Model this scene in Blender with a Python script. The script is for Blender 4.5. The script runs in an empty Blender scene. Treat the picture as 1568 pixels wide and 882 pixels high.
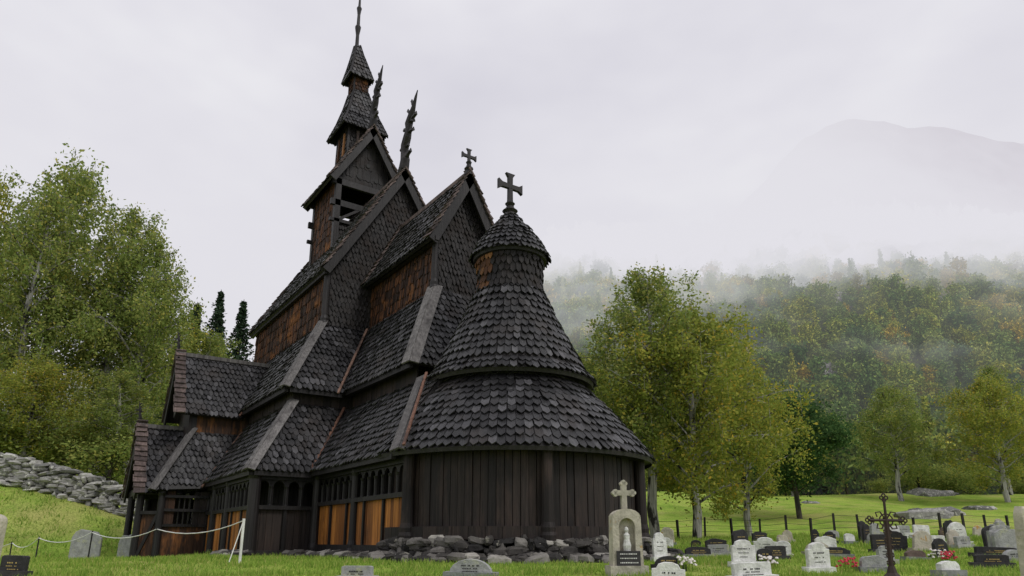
import bpy, math, random
import numpy as np
from mathutils import Vector as V, Matrix, noise as mnoise
random.seed(7); rng=np.random.default_rng(7)
R=random.uniform
sc=bpy.context.scene
# ------------------------------------------------------------ site frame
FW=V((-.8198,.5727,0)); RT=V((.5727,.8198,0)); CAM=V((16.43,-11.40,.6))
def S(r,d,z=0.0):
    """site coordinates (metres to the side / metres ahead of the visitor)"""
    return V((CAM.x+RT.x*r+FW.x*d, CAM.y+RT.y*r+FW.y*d, z))
def RD(x,y):
    q=V((x-CAM.x,y-CAM.y,0)); return q.dot(RT),q.dot(FW)
def ss(a,b,x):
    t=min(1,max(0,(x-a)/(b-a))); return t*t*(3-2*t)
def ground_z(x,y):
    r,d=RD(x,y)
    z=-1.0+1.15*ss(-6,17,d)
    z+=0.02*max(0,min(r,20))*ss(15,25,d)
    z-=0.62*ss(-8,-15,r)*ss(16,25,d)
    L=ss(-10,-27,r)
    z+=L*4.3*ss(24.5,35,d)+ (0.35+.65*L)*ss(30,75,d)*4*ss(0,-14,r)
    z+=ss(0,10,r)*(.25*ss(20,36,d)+5.6*ss(40,92,d))
    k=max(0,d-92); k2=min(k,200)+.1*max(0,k-200)
    a=math.atan2(r,d)
    side=ss(-.30,.12,a)
    z+=side*(0.66*k2*ss(0,80,k)) + (1-side)*(.30*k2*ss(0,90,k))
    n=mnoise.noise(V((x*.012,y*.012,0)))*14*ss(100,220,d)+mnoise.noise(V((x*.05,y*.05,3)))*4*ss(90,160,d)
    n+=mnoise.noise(V((x*.15,y*.15,7)))*.16*ss(8,30,d)+mnoise.noise(V((x*.8,y*.8,2)))*.04
    n+=mnoise.noise(V((x*.07,y*.07,5)))*.8*ss(45,70,d)*ss(0,12,r)
    return z+n
# ------------------------------------------------------------ materials
FOG=(.765,.755,.805)  # mist colour, painted as glow onto far surfaces and used for the low sky
def nt(name):
    m=bpy.data.materials.new(name); m.use_nodes=True
    t=m.node_tree; t.nodes.clear(); return m,t
def N(t,ty,**k):
    n=t.nodes.new(ty)
    for a,b in k.items(): setattr(n,a,b)
    return n
def ramp(t,src,stops):
    r=N(t,'ShaderNodeValToRGB'); e=r.color_ramp.elements
    while len(e)<len(stops): e.new(.5)
    for i,(p,c) in enumerate(stops):
        e[i].position=p; e[i].color=(*c,1) if len(c)==3 else c
    t.links.new(src,r.inputs[0]); return r.outputs[0]
def noise(t,scale,detail=4,rough=.6,mscale=(1,1,1),loc=(0,0,0)):
    g=N(t,'ShaderNodeNewGeometry'); mp=N(t,'ShaderNodeMapping')
    mp.inputs['Scale'].default_value=mscale; mp.inputs['Location'].default_value=loc
    t.links.new(g.outputs['Position'],mp.inputs[0])
    n=N(t,'ShaderNodeTexNoise'); n.inputs['Scale'].default_value=scale; n.inputs['Detail'].default_value=min(detail,4)-.5; n.inputs['Roughness'].default_value=rough
    t.links.new(mp.outputs[0],n.inputs['Vector']); return n.outputs[0]
def mix(t,f,a,b,bt='MIX'):
    m=N(t,'ShaderNodeMix',data_type='RGBA',blend_type=bt)
    for s,i in((f,0),(a,6),(b,7)):
        if hasattr(s,'is_linked') : t.links.new(s,m.inputs[i])
        elif i==0: m.inputs[0].default_value=s
        else: m.inputs[i].default_value=(*s,1)
    return m.outputs[2]
def math_(t,op,a,b=None,clamp=False):
    m=N(t,'ShaderNodeMath',operation=op,use_clamp=clamp)
    for s,i in((a,0),(b,1)):
        if s is None: continue
        if hasattr(s,'is_linked'): t.links.new(s,m.inputs[i])
        else: m.inputs[i].default_value=s
    return m.outputs[0]
def finish(t,col,rough=.7,bump=None,bstr=.3,bdist=.02,spec=.5,trans=0,painted_fog=False,tcol=None):
    simple=spec<=.2
    b=N(t,'ShaderNodeBsdfDiffuse' if simple else 'ShaderNodeBsdfPrincipled')
    if hasattr(col,'is_linked'): t.links.new(col,b.inputs[0])
    else: b.inputs[0].default_value=(*col,1)
    if not simple:
        if hasattr(rough,'is_linked'): t.links.new(rough,b.inputs['Roughness'])
        else: b.inputs['Roughness'].default_value=rough
        b.inputs['Specular IOR Level'].default_value=spec
    if bump is not None:
        bp=N(t,'ShaderNodeBump'); bp.inputs['Strength'].default_value=bstr; bp.inputs['Distance'].default_value=bdist
        t.links.new(bump,bp.inputs['Height']); t.links.new(bp.outputs[0],b.inputs['Normal'])
    out=b.outputs[0]
    if trans:
        tr=N(t,'ShaderNodeBsdfTranslucent'); t.links.new(tcol if tcol is not None else col,tr.inputs[0])
        ms=N(t,'ShaderNodeMixShader'); ms.inputs[0].default_value=trans
        t.links.new(out,ms.inputs[1]); t.links.new(tr.outputs[0],ms.inputs[2]); out=ms.outputs[0]
    if painted_fog:  # no volume: mist painted into the surface as emission, by height and distance
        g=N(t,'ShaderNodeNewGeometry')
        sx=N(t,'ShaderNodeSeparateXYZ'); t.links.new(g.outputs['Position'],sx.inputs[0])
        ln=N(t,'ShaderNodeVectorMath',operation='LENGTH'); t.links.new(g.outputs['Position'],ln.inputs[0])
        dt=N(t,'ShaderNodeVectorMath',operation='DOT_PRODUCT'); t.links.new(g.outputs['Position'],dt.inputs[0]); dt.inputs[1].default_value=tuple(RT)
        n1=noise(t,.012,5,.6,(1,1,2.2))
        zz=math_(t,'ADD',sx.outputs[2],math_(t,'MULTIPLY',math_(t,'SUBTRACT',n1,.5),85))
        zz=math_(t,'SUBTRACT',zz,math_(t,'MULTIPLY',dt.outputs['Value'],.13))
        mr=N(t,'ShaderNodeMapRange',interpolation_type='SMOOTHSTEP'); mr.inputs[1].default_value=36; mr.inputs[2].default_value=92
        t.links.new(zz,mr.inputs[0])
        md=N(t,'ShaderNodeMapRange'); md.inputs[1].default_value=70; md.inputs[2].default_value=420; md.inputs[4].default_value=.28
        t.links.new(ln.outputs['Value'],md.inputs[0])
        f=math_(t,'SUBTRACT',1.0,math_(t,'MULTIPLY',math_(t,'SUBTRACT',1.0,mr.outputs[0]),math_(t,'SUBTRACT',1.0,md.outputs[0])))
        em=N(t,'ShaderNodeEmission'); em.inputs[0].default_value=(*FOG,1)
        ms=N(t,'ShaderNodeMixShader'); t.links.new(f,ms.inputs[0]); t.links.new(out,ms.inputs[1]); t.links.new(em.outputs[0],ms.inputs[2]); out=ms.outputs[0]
    o=N(t,'ShaderNodeOutputMaterial'); t.links.new(out,o.inputs[0])
def island(t): return N(t,'ShaderNodeNewGeometry').outputs['Random Per Island']
def m_shingle(name,stops,patch,pa=(.55,.7),rough=(.42,.75),spec=.5):
    m,t=nt(name)
    c=ramp(t,island(t),stops)
    n=noise(t,.9,5,.65,loc=(3,1,4)); f=ramp(t,n,[(pa[0],(0,0,0)),(pa[1],(1,1,1))])
    c=mix(t,math_(t,'MULTIPLY',f,.8),c,patch)
    fine=noise(t,9,4,.7,(1,1,.35)); c=mix(t,.75,c,ramp(t,fine,[(.25,(.4,.4,.4)),(.75,(1.4,1.4,1.4))]),'MULTIPLY')
    r=ramp(t,n,[(.3,(rough[0],)*3),(.75,(rough[1],)*3)])
    finish(t,c,r,noise(t,30,3,.7,(1,1,.25)),.6,.02,spec=spec); return m
def m_wood(name,a,b,c3,lo=.45,hi=.65,rough=.7,loc=(0,0,0),spec=.25):
    m,t=nt(name)
    c=ramp(t,island(t),[(0,a),(1,b)])
    n=noise(t,1.6,5,.65,(1.6,1.6,.5),loc); c=mix(t,ramp(t,n,[(lo,(0,0,0)),(hi,(1,1,1))]),c,c3)
    g=noise(t,14,4,.7,(1,1,.06)); c=mix(t,.8,c,ramp(t,g,[(.3,(.35,.35,.35)),(.7,(1.4,1.4,1.4))]),'MULTIPLY')
    finish(t,c,rough,g,.6,.03,spec=spec); return m
M={}
M['roof']=m_shingle('tarred_roof_shingles',[(0,(.0065,.006,.007)),(.5,(.015,.0145,.016)),(.85,(.034,.033,.036)),(1,(.085,.083,.09))],(.032,.024,.021),(.52,.75),(.34,.60),.45)
M['gable']=m_shingle('tarred_wall_shingles',[(0,(.008,.007,.0075)),(1,(.024,.0205,.020))],(.03,.02,.016),(.5,.75),(.5,.8),.26)
M['red']=m_shingle('brown_wall_shingles',[(0,(.018,.010,.007)),(.6,(.052,.025,.015)),(1,(.13,.052,.022))],(.32,.13,.042),(.56,.70),(.6,.85),.22)
M['drum']=m_shingle('sheltered_drum_shingles',[(0,(.05,.022,.012)),(.6,(.14,.06,.025)),(1,(.34,.16,.06))],(.03,.02,.015),(.5,.7),(.6,.85),.22)
M['rake']=m_wood('weathered_rake_wood',(.06,.045,.042),(.16,.118,.108),(.03,.024,.024),.47,.72)
M['board']=m_wood('grey_hip_boards',(.10,.094,.093),(.17,.16,.157),(.055,.05,.05),.5,.72)
M['copper']=m_wood('valley_boards',(.16,.08,.055),(.24,.15,.115),(.04,.03,.028),.5,.7)
M['wall']=m_wood('tarred_planks',(.013,.0105,.0105),(.034,.025,.022),(.05,.033,.027),.5,.75,.6)
M['brown']=m_wood('brown_planks',(.022,.013,.010),(.06,.03,.018),(.22,.09,.03),.5,.68,.7,(5,2,1))
M['orange']=m_wood('sheltered_orange_planks',(.16,.058,.015),(.46,.185,.042),(.05,.026,.015),.57,.74,.65,(2,8,1))
M['dark']=m_wood('charred_timber',(.008,.0072,.0075),(.02,.0175,.018),(.028,.024,.024),.5,.7,.5,spec=.3)
def m_stone(name,stops,lich=(.42,.42,.36),lo=.55,hi=.62):
    m,t=nt(name); c=ramp(t,island(t),stops)
    c=mix(t,.7,c,ramp(t,noise(t,5,4,.7),[(.25,(.45,.45,.45)),(.75,(1.4,1.4,1.4))]),'MULTIPLY')
    c=mix(t,ramp(t,noise(t,3.3,4,.75,loc=(9,4,2)),[(lo,(0,0,0)),(hi,(1,1,1))]),c,lich)
    finish(t,c,.85,noise(t,14,4,.7),.6,.04,spec=.25); return m
M['found']=m_stone('foundation_stone',[(0,(.02,.019,.019)),(.5,(.065,.06,.055)),(.75,(.15,.14,.13)),(1,(.40,.38,.34))],(.2,.19,.16),.6,.66)
M['drystone']=m_stone('drystone_wall_stone',[(0,(.13,.13,.125)),(.6,(.27,.265,.25)),(1,(.46,.45,.42))],(.5,.5,.44),.56,.64)
M['gwhite']=m_stone('white_marble',[(0,(.6,.6,.58)),(1,(.75,.75,.73))],(.45,.45,.38),.58,.75)
M['ggrey']=m_stone('grey_granite',[(0,(.22,.23,.23)),(1,(.38,.38,.37))],(.38,.39,.27),.55,.68)
M['gdark']=m_stone('dark_granite',[(0,(.02,.02,.022)),(1,(.05,.048,.05))],(.08,.08,.07),.62,.8)
M['gpink']=m_stone('brown_granite',[(0,(.1,.07,.06)),(1,(.16,.12,.1))],(.25,.25,.2),.62,.75)
M['glich']=m_stone('lichen_stone',[(0,(.38,.36,.3)),(1,(.48,.44,.36))],(.42,.24,.06),.60,.68)
def m_plain(name,c,r=.6,s=.4):
    m,t=nt(name); cc=mix(t,.5,c,ramp(t,noise(t,8,4),[(.3,(.6,.6,.6)),(.7,(1.3,1.3,1.3))]),'MULTIPLY'); finish(t,cc,r,spec=s); return m
M['iron']=m_plain('rusty_iron',(.035,.02,.015),.65)
M['gold']=m_plain('gold_letters',(.45,.33,.12),.4)
M['rope']=m_plain('white_rope',(.7,.7,.68),.8)
M['blk']=m_plain('black_post',(.02,.02,.02),.6,.25)
M['flower']=m_plain('red_flower',(.5,.03,.06),.7)
M['flowerw']=m_plain('white_flower',(.75,.7,.68),.7)
def m_leaf(name,stops,big=((.06,.10,.02),.4),painted_fog=False,tr=.35,bs=.35):
    m,t=nt(name); c=ramp(t,island(t),stops)
    f=ramp(t,noise(t,bs,3,.6),[(.42,(0,0,0)),(.62,(1,1,1))])
    c=mix(t,math_(t,'MULTIPLY',f,big[1]),c,big[0])
    if painted_fog:
        oi=N(t,'ShaderNodeObjectInfo')
        c2=ramp(t,oi.outputs['Random'],[(0,(.35,.55,.5)),(.18,(.75,.95,.8)),(.45,(1.05,1.12,.9)),(.7,(1.4,1.35,.85)),(.85,(1.8,1.5,.8)),(.94,(2.2,1.3,.55)),(1,(.4,.6,.6))])
        c=mix(t,1.0,c,c2,'MULTIPLY')
    finish(t,c,.6,spec=.2,trans=tr,painted_fog=painted_fog); return m
M['birch']=m_leaf('birch_leaves',[(0,(.14,.20,.05)),(.5,(.27,.33,.085)),(.85,(.39,.41,.12)),(1,(.52,.45,.10))],((.22,.30,.08),.5),tr=.42)
M['birchy']=m_leaf('yellowing_birch_leaves',[(0,(.16,.20,.035)),(.5,(.31,.35,.07)),(.86,(.47,.44,.09)),(1,(.64,.42,.06))],((.26,.33,.07),.5),tr=.42)
M['dleaf']=m_leaf('dark_green_leaves',[(0,(.03,.07,.025)),(.6,(.07,.14,.045)),(1,(.12,.19,.06))],((.05,.09,.035),.5))
M['spruce']=m_leaf('spruce_needles',[(0,(.02,.04,.025)),(1,(.06,.09,.05))],((.03,.05,.03),.4),tr=.1)
M['hleaf']=m_leaf('hillside_foliage',[(0,(.08,.13,.045)),(.6,(.18,.235,.07)),(1,(.32,.33,.10))],((.11,.17,.05),.4),painted_fog=True,tr=0,bs=.08)
M['bark']=m_wood('birch_bark',(.3,.29,.27),(.4,.39,.36),(.03,.028,.026),.5,.58,.8)
M['dbark']=m_wood('dark_bark',(.05,.045,.035),(.09,.075,.06),(.03,.03,.025),.5,.6,.85)
m,t=nt('meadow_grass')
c=ramp(t,noise(t,.35,4,.7),[(.3,(.17,.28,.045)),(.5,(.30,.43,.075)),(.7,(.42,.50,.11))])
c=mix(t,ramp(t,noise(t,2.2,4,.75,loc=(4,4,0)),[(.52,(0,0,0)),(.76,(1,1,1))]),c,(.30,.26,.10))
c=mix(t,ramp(t,noise(t,.12,4,.75,loc=(1,7,0)),[(.5,(0,0,0)),(.66,(1,1,1))]),c,(.42,.42,.14))
c=mix(t,.85,c,ramp(t,noise(t,11,4,.8),[(.3,(.38,.42,.38)),(.7,(1.35,1.35,1.3))]),'MULTIPLY')
finish(t,c,.8,noise(t,9,4,.8),.9,.12,spec=.15)
M['grass']=m
m,t=nt('forest_floor')
c=ramp(t,noise(t,.06,4,.7),[(.3,(.06,.085,.03)),(.55,(.13,.16,.045)),(.7,(.22,.18,.07))])
finish(t,c,.9,noise(t,.25,4,.8),1,2.5,spec=.1,painted_fog=True); M['forest']=m
m,t=nt('rock_outcrop')
c=ramp(t,noise(t,.35,4,.75),[(.35,(.12,.12,.115)),(.5,(.30,.29,.28)),(.7,(.5,.49,.47))])
finish(t,c,.9,noise(t,.8,4,.8),1,1.5,spec=.1,painted_fog=True); M['rock']=m
M['blade']=m_leaf('grass_blades',[(0,(.14,.24,.04)),(.6,(.29,.43,.075)),(.9,(.42,.48,.12)),(1,(.54,.46,.2))],((.2,.32,.05),.4),tr=.35)
# ------------------------------------------------------------ mesh builder
class MB:
    def __init__(s): s.v=[];s.f=[];s.m=[];s.mats=[]
    def mi(s,k):
        if k not in s.mats: s.mats.append(k)
        return s.mats.index(k)
    def add(s,vs,fs,k):
        o=len(s.v); s.v+= [tuple(q) for q in vs]; i=s.mi(k)
        for f in fs: s.f.append(tuple(o+a for a in f)); s.m.append(i)
    def build(s,name,parent=None,smooth=False,loc=None):
        me=bpy.data.meshes.new(name); me.from_pydata(s.v,[],s.f)
        for k in s.mats: me.materials.append(M[k])
        me.polygons.foreach_set('material_index',s.m)
        if smooth: me.polygons.foreach_set('use_smooth',[True]*len(s.f))
        me.update(); ob=bpy.data.objects.new(name,me); sc.collection.objects.link(ob)
        if parent: ob.parent=parent
        if loc is not None: ob.location=loc
        return ob
def empty(name,loc=(0,0,0)):
    e=bpy.data.objects.new(name,None); e.empty_display_size=.3; sc.collection.objects.link(e); e.location=loc; return e
BOXF=[(0,1,2,3),(7,6,5,4),(0,4,5,1),(1,5,6,2),(2,6,7,3),(3,7,4,0)]
def beam(mb,a,b,w,h,k,up=V((0,0,1)),taper=1.0,j=0):
    a=V(a);b=V(b);d=(b-a).normalized(); s=d.cross(up)
    if s.length<1e-4: s=d.cross(V((1,0,0)))
    s.normalize(); u=s.cross(d).normalized()
    vs=[]
    for p,q in((a,1),(b,taper)):
        for sx,sy in((-1,-1),(1,-1),(1,1),(-1,1)):
            vs.append(p+s*sx*w/2*q+u*sy*h/2*q+V((R(-j,j),R(-j,j),R(-j,j))))
    mb.add(vs,BOXF,k)
def tube(mb,pts,rad,k,n=8,cap=True):
    vs=[];fs=[]
    pts=[V(p) for p in pts]
    for i,p in enumerate(pts):
        d=(pts[min(i+1,len(pts)-1)]-pts[max(i-1,0)]).normalized()
        s=d.cross(V((0,1,0)) if abs(d.y)<.9 else V((1,0,0))).normalized(); u=d.cross(s)
        for a in range(n):
            an=2*math.pi*a/n; vs.append(p+(s*math.cos(an)+u*math.sin(an))*rad[i])
    for i in range(len(pts)-1):
        for a in range(n):
            b=(a+1)%n; fs.append((i*n+a,i*n+b,(i+1)*n+b,(i+1)*n+a))
    if cap: fs.append(tuple(range(n))[::-1]); fs.append(tuple((len(pts)-1)*n+a for a in range(n)))
    mb.add(vs,fs,k)
def lathe(mb,prof,c,k,n=32,a0=0,a1=360):
    vs=[];fs=[]; full=abs(a1-a0)>=360; m=n if full else n+1
    for r,z in prof:
        for i in range(m):
            a=math.radians(a0+(a1-a0)*i/n); vs.append((c[0]+r*math.cos(a),c[1]+r*math.sin(a),c[2]+z))
    for j in range(len(prof)-1):
        for i in range(n):
            b=(i+1)%m; fs.append((j*m+i,j*m+b,(j+1)*m+b,(j+1)*m+i))
    mb.add(vs,fs,k)
def shingle(mb,o,u,s,n,x0,x1,h,vtmax,k,tip=.4,th=.03,lift=.05,tw=1.0):
    j=R(-.018,.018); vb=R(-.035,.035); g=.009
    x0+=g;x1-=g; xc=(x0+x1)/2; w=x1-x0
    t=tip*w; vt=min(h*1.75,vtmax); e=lift+R(-.016,.028); a=R(-.07,.07)
    vs=[]
    for x,y,el in((x0,vb+t,e+a*w),(xc,vb,e),(x1,vb+t,e-a*w),(xc+(x1-xc)*tw,vt,.008),(xc+(x0-xc)*tw,vt,.008)):
        vs.append(o+u*(x+j)+s*y+n*el)
    for i in range(3): vs.append(vs[i]-n*th)
    mb.add(vs,[(0,1,2,3,4),(5,6,1,0),(6,7,2,1),(5,0,4),(2,7,3)],k)
def newell(p):
    n=V((0,0,0))
    for i in range(len(p)):
        a=p[i];b=p[(i+1)%len(p)]
        n+=V(((a.y-b.y)*(a.z+b.z),(a.z-b.z)*(a.x+b.x),(a.x-b.x)*(a.y+b.y)))
    return n.normalized()
def panel(mb,pts,out,k='roof',w=.2,h=.26,base='dark',thick=.1,tip=.5,lift=.07,over=.05):
    pts=[V(p) for p in pts]; n=newell(pts)
    if n.dot(V(out))<0: n=-n; pts=pts[::-1]
    m=len(pts)
    mb.add(pts+[p-n*thick for p in pts],[tuple(range(m)),tuple(range(2*m-1,m-1,-1))]+[(i,m+i,m+(i+1)%m,(i+1)%m) for i in range(m)],base)
    if not k: return
    u=V((0,0,1)).cross(n).normalized(); s=n.cross(u)
    if s.z<0: s=-s
    o=pts[0]; q=[((p-o).dot(u),(p-o).dot(s)) for p in pts]
    v0=min(b for a,b in q)-over; v1=max(b for a,b in q); row=0; v=v0
    while v<v1-.06:
        vv=min(max(v+h*.35,v0+over+.001),v1-.001); xs=[]
        for i in range(m):
            (ax,ay),(bx,by)=q[i],q[(i+1)%m]
            if (ay-vv)*(by-vv)<=0 and ay!=by: xs.append(ax+(bx-ax)*(vv-ay)/(by-ay))
        if len(xs)>=2:
            L,Rr=min(xs),max(xs); c=math.floor(L/w)-1
            while c*w<Rr+w:
                a=c*w+(row%2)*w/2+R(-.014,.014); b=a+w
                a=max(a,L);b=min(b,Rr)
                if b-a>.25*w: shingle(mb,o+s*v,u,s,n,a,b,h,v1-v+.03,k,tip,lift=lift)
                c+=1
        v+=h; row+=1
def cone_sh(mb,prof,c,k,w=.2,h=.26,a0=0,a1=360,base='dark',tip=.5,lift=.07,tint=None):
    lathe(mb,prof,c,base,48,a0,a1)
    c=V(c); L=[0]
    for i in range(len(prof)-1): L.append(L[-1]+math.dist(prof[i],prof[i+1]))
    v=-.05; row=0
    while v<L[-1]-.08:
        vv=max(v,0); i=max(j for j in range(len(prof)-1) if L[j]<=vv)
        f=(v-L[i])/(L[i+1]-L[i]); (r0,z0),(r1,z1)=prof[i],prof[i+1]
        r=r0+(r1-r0)*f; z=z0+(z1-z0)*f
        dl=L[i+1]-L[i]; ds=((r1-r0)/dl,(z1-z0)/dl)
        n=max(8,round(2*math.pi*r/w)); ww=2*math.pi*r/n
        vt=min(h*1.75,L[-1]-v); rt=max(.05,r+ds[0]*vt)
        for q in range(n):
            a=360*(q+.5*(row%2))/n
            aa=(a-a0)%360
            if aa>(a1-a0) : continue
            kk=tint if (tint and 235+R(-9,9)<a<292+R(-9,9) and R(0,1)<.85) else k
            a=math.radians(a); ra=V((math.cos(a),math.sin(a),0)); u=V((-math.sin(a),math.cos(a),0))
            s=(ra*ds[0]+V((0,0,ds[1]))).normalized(); nn=u.cross(s)
            if nn.dot(ra)<0: nn=-nn
            shingle(mb,c+ra*r+V((0,0,z)),u,s,nn,-ww/2,ww/2,h,L[-1]-v,kk,tip,lift=lift,tw=max(.3,rt/r))
        v+=h; row+=1
def planks(mb,a,b,z0,z1,k,pw=.28,th=.06):
    a=V((*a,0));b=V((*b,0)); d=b-a; L=d.length; d.normalize(); n=V((d.y,-d.x,0)); x=0
    while x<L-.02:
        w=min(pw*R(.75,1.3),L-x)
        if L-x-w<.08: w=L-x
        e=R(-.012,.012)
        p0=a+d*(x+.004)+n*(e); p1=a+d*(x+w-.004)+n*(e); q0=p0-n*th;q1=p1-n*th
        vs=[V((p.x,p.y,zz)) for zz in(z0,z1) for p in(p0,p1,q1,q0)]
        mb.add(vs,BOXF,k); x+=w
def post(mb,x,y,z0,z1,r,k='dark'):
    lathe(mb,[(r*1.3,z0),(r*1.35,z0+.12),(r*1.15,z0+.2),(r*1.2,z0+.3),(r,z0+.42),(r*.95,(z0+z1)/2),(r*.93,z1-.2),(r*1.15,z1-.1),(r*1.15,z1)],(x,y,0),k,14)
def arcade(mb,a,b,z0,z1,bay=.5,k='dark'):
    a=V((*a,0));b=V((*b,0)); d=b-a; L=d.length; d.normalize(); n=V((d.y,-d.x,0)); nb=max(1,round(L/bay)); w=L/nb; th=.07
    for i in range(nb):
        o=a+d*(i*w); r=w*.36; cx=w/2; zc=z1-r-.08
        arc=[(cx-r,z0+.02)]+[(cx-r*math.cos(t),zc+r*math.sin(t)) for t in [math.pi*q/8 for q in range(9)]]+[(cx+r,z0+.02)]
        vs=[]
        outer=[(0,z0+.02)]+[(cx-r*1.0+(2*r)*q/8 if 0<q<8 else (0 if q==0 else w),z1) for q in range(9)]+[(w,z0+.02)]
        for (x,z),(X,Z) in zip(arc,outer):
            for sgn in(.5,-.5): 
                vs.append(o+d*x+n*th*sgn+V((0,0,z))); vs.append(o+d*X+n*th*sgn+V((0,0,Z)))
        fs=[]
        for q in range(len(arc)-1):
            i0=q*4;i1=i0+4
            fs+= [(i0,i0+1,i1+1,i1),(i0+2,i1+2,i1+3,i0+3),(i0,i1,i1+2,i0+2)]
        mb.add(vs,fs,k)
        lathe(mb,[(.07,z0),(.045,z0+.1),(.05,zc-.08),(.075,zc)],(o.x+n.x*.04,o.y+n.y*.04,0),k,8)
def arcwall(mb,a,b,z0,z1,zsill,low='orange',bay=.5):
    A=V((*a,0));B=V((*b,0)); d=(B-A).normalized(); n=V((d.y,-d.x,0))
    planks(mb,a,b,z0,zsill,low,.22)
    arcade(mb,a,b,zsill,z1,bay)
    for z,h in((z0+.10,.22),(zsill,.12),(z1+.05,.2)):
        beam(mb,V((A.x,A.y,z))+n*.04,V((B.x,B.y,z))+n*.04,.16,h,'dark')
    L=(B-A).length; q=max(2,round(L/1.3))
    for i in range(q+1):
        p=A+d*(L*i/q)+n*.02; beam(mb,V((p.x,p.y,z0)),V((p.x,p.y,zsill)),.09,.10,'dark',up=d)
def stone(mb,c,d,n,hx,hy,hz,k):
    vs=[];up=V((0,0,1)); tl=R(-.2,.2)
    for zz in(-1,-.45,.45,1):
        q=.74 if abs(zz)==1 else 1.0
        for ax,ay in((-1,-.6),(-.6,-1),(.6,-1),(1,-.6),(1,.6),(.6,1),(-.6,1),(-1,.6)):
            vs.append(c+d*hx*q*(ax+R(-.18,.18))+n*hy*q*(ay+R(-.16,.16))+up*(hz*(zz+R(-.2,.2))+tl*ax*hx))
    fs=[tuple(range(8))[::-1],tuple(24+i for i in range(8))]
    for j in range(3):
        for i in range(8): b=(i+1)%8; fs.append((j*8+i,j*8+b,j*8+8+b,j*8+8+i))
    mb.add(vs,fs,k)
def boulders(mb,path,z0,z1,k,size=.35,off=.0,depth=.4):
    for i in range(len(path)-1):
        a=V((*path[i],0));b=V((*path[i+1],0)); d=b-a; L=d.length
        if L<.01: continue
        d.normalize(); n=V((d.y,-d.x,0))
        za0=z0(a) if callable(z0) else z0; zb0=z0(b) if callable(z0) else z0
        za1=z1(a) if callable(z1) else z1; zb1=z1(b) if callable(z1) else z1
        rows=max(1,round(max(za1-za0,zb1-zb0)/(size*.5)))
        for rw in range(rows):
            x=-R(0,size)
            while x<L:
                w=size*R(.4,1.9); f=min(1,max(0,(x+w/2)/L))
                lo=za0+(zb0-za0)*f; hi=za1+(zb1-za1)*f; hh=(hi-lo)/rows
                c=a+d*(x+w/2)+n*(off+R(-.06,.1))+V((0,0,lo+hh*(rw+.5)+R(-.05,.05)))
                stone(mb,c,d,n,w*.5,depth*R(.4,.65),hh*R(.42,.8),k); x+=w*.97
def rake(mb,top,bot,out,side,w=.34):
    top=V(top);bot=V(bot);out=V(out); d=(bot-top).normalized(); nn=out.cross(d).normalized()
    if nn.z<0: nn=-nn
    beam(mb,top+out*.03-nn*.12,bot+out*.03-nn*.12,.07,w,'dark',up=nn)
    L=(bot-top).length; x=L
    while x>.05:
        p=top+d*x; q=top+d*(x-.36)
        beam(mb,p+nn*.13-out*.06,q+nn*.05-out*.06,.40+R(-.05,.05),.045,'rake',up=nn,j=.022); x-=.24
def ridgecap(mb,a,b,k='rake'):
    a=V(a);b=V(b); beam(mb,a+V((0,0,.06)),b+V((0,0,.06)),.16,.16,k)
def gable_roof(mb,x0,x1,ye,ze,zr,k='roof',w=.2,h=.26):
    for sg in(-1,1):
        panel(mb,[(x0,sg*ye,ze),(x1,sg*ye,ze),(x1,0,zr),(x0,0,zr)],(0,sg,.6),k,w,h)
        dd=V((1 if x0>x1 else -1,0,0))
        rake(mb,(x0,0,zr),(x0,sg*ye,ze),dd,sg); rake(mb,(x1,0,zr),(x1,sg*ye,ze),-dd,sg)
    ridgecap(mb,(x0,0,zr),(x1,0,zr))
def cross(mb,x,y,z,h,arm,th=.12,k='dark'):
    lathe(mb,[(th*1.8,z-.15),(th*1.2,z+.05),(th*1.7,z+.12),(th*1.1,z+.2),(th*.7,z+.3),(th*1.1,z+.38),(th*.6,z+.45)],(x,y,0),k,12)
    zc=z+h-arm*1.0; 
    def fl(a,b,w0,w1,dx=0):
        a=V(a);b=V(b); d=(b-a).normalized(); s=d.cross(V((1,0,0))).normalized(); vs=[]
        for p,w in((a,w0),(a+(b-a)*.7,w0*1.1),(b,w1)):
            for sx in(-1,1):
                for e in(-1,1): vs.append(p+s*sx*w/2+V((e*(th*.35+dx),0,0)))
        fs=[(0,1,3,2),(8,10,11,9)]
        for i in(0,4): fs+=[(i,i+4,i+5,i+1),(i+2,i+3,i+7,i+6),(i,i+2,i+6,i+4),(i+1,i+5,i+7,i+3)]
        mb.add(vs,fs,k)
    fl((x,y,zc),(x,y,z+h),th,th*2.3); fl((x,y,zc),(x,y,z+.3),th,th*1.6)
    fl((x,y,zc),(x,y-arm,zc),th,th*2.3,.004); fl((x,y,zc),(x,y+arm,zc),th,th*2.3,.004)
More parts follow.
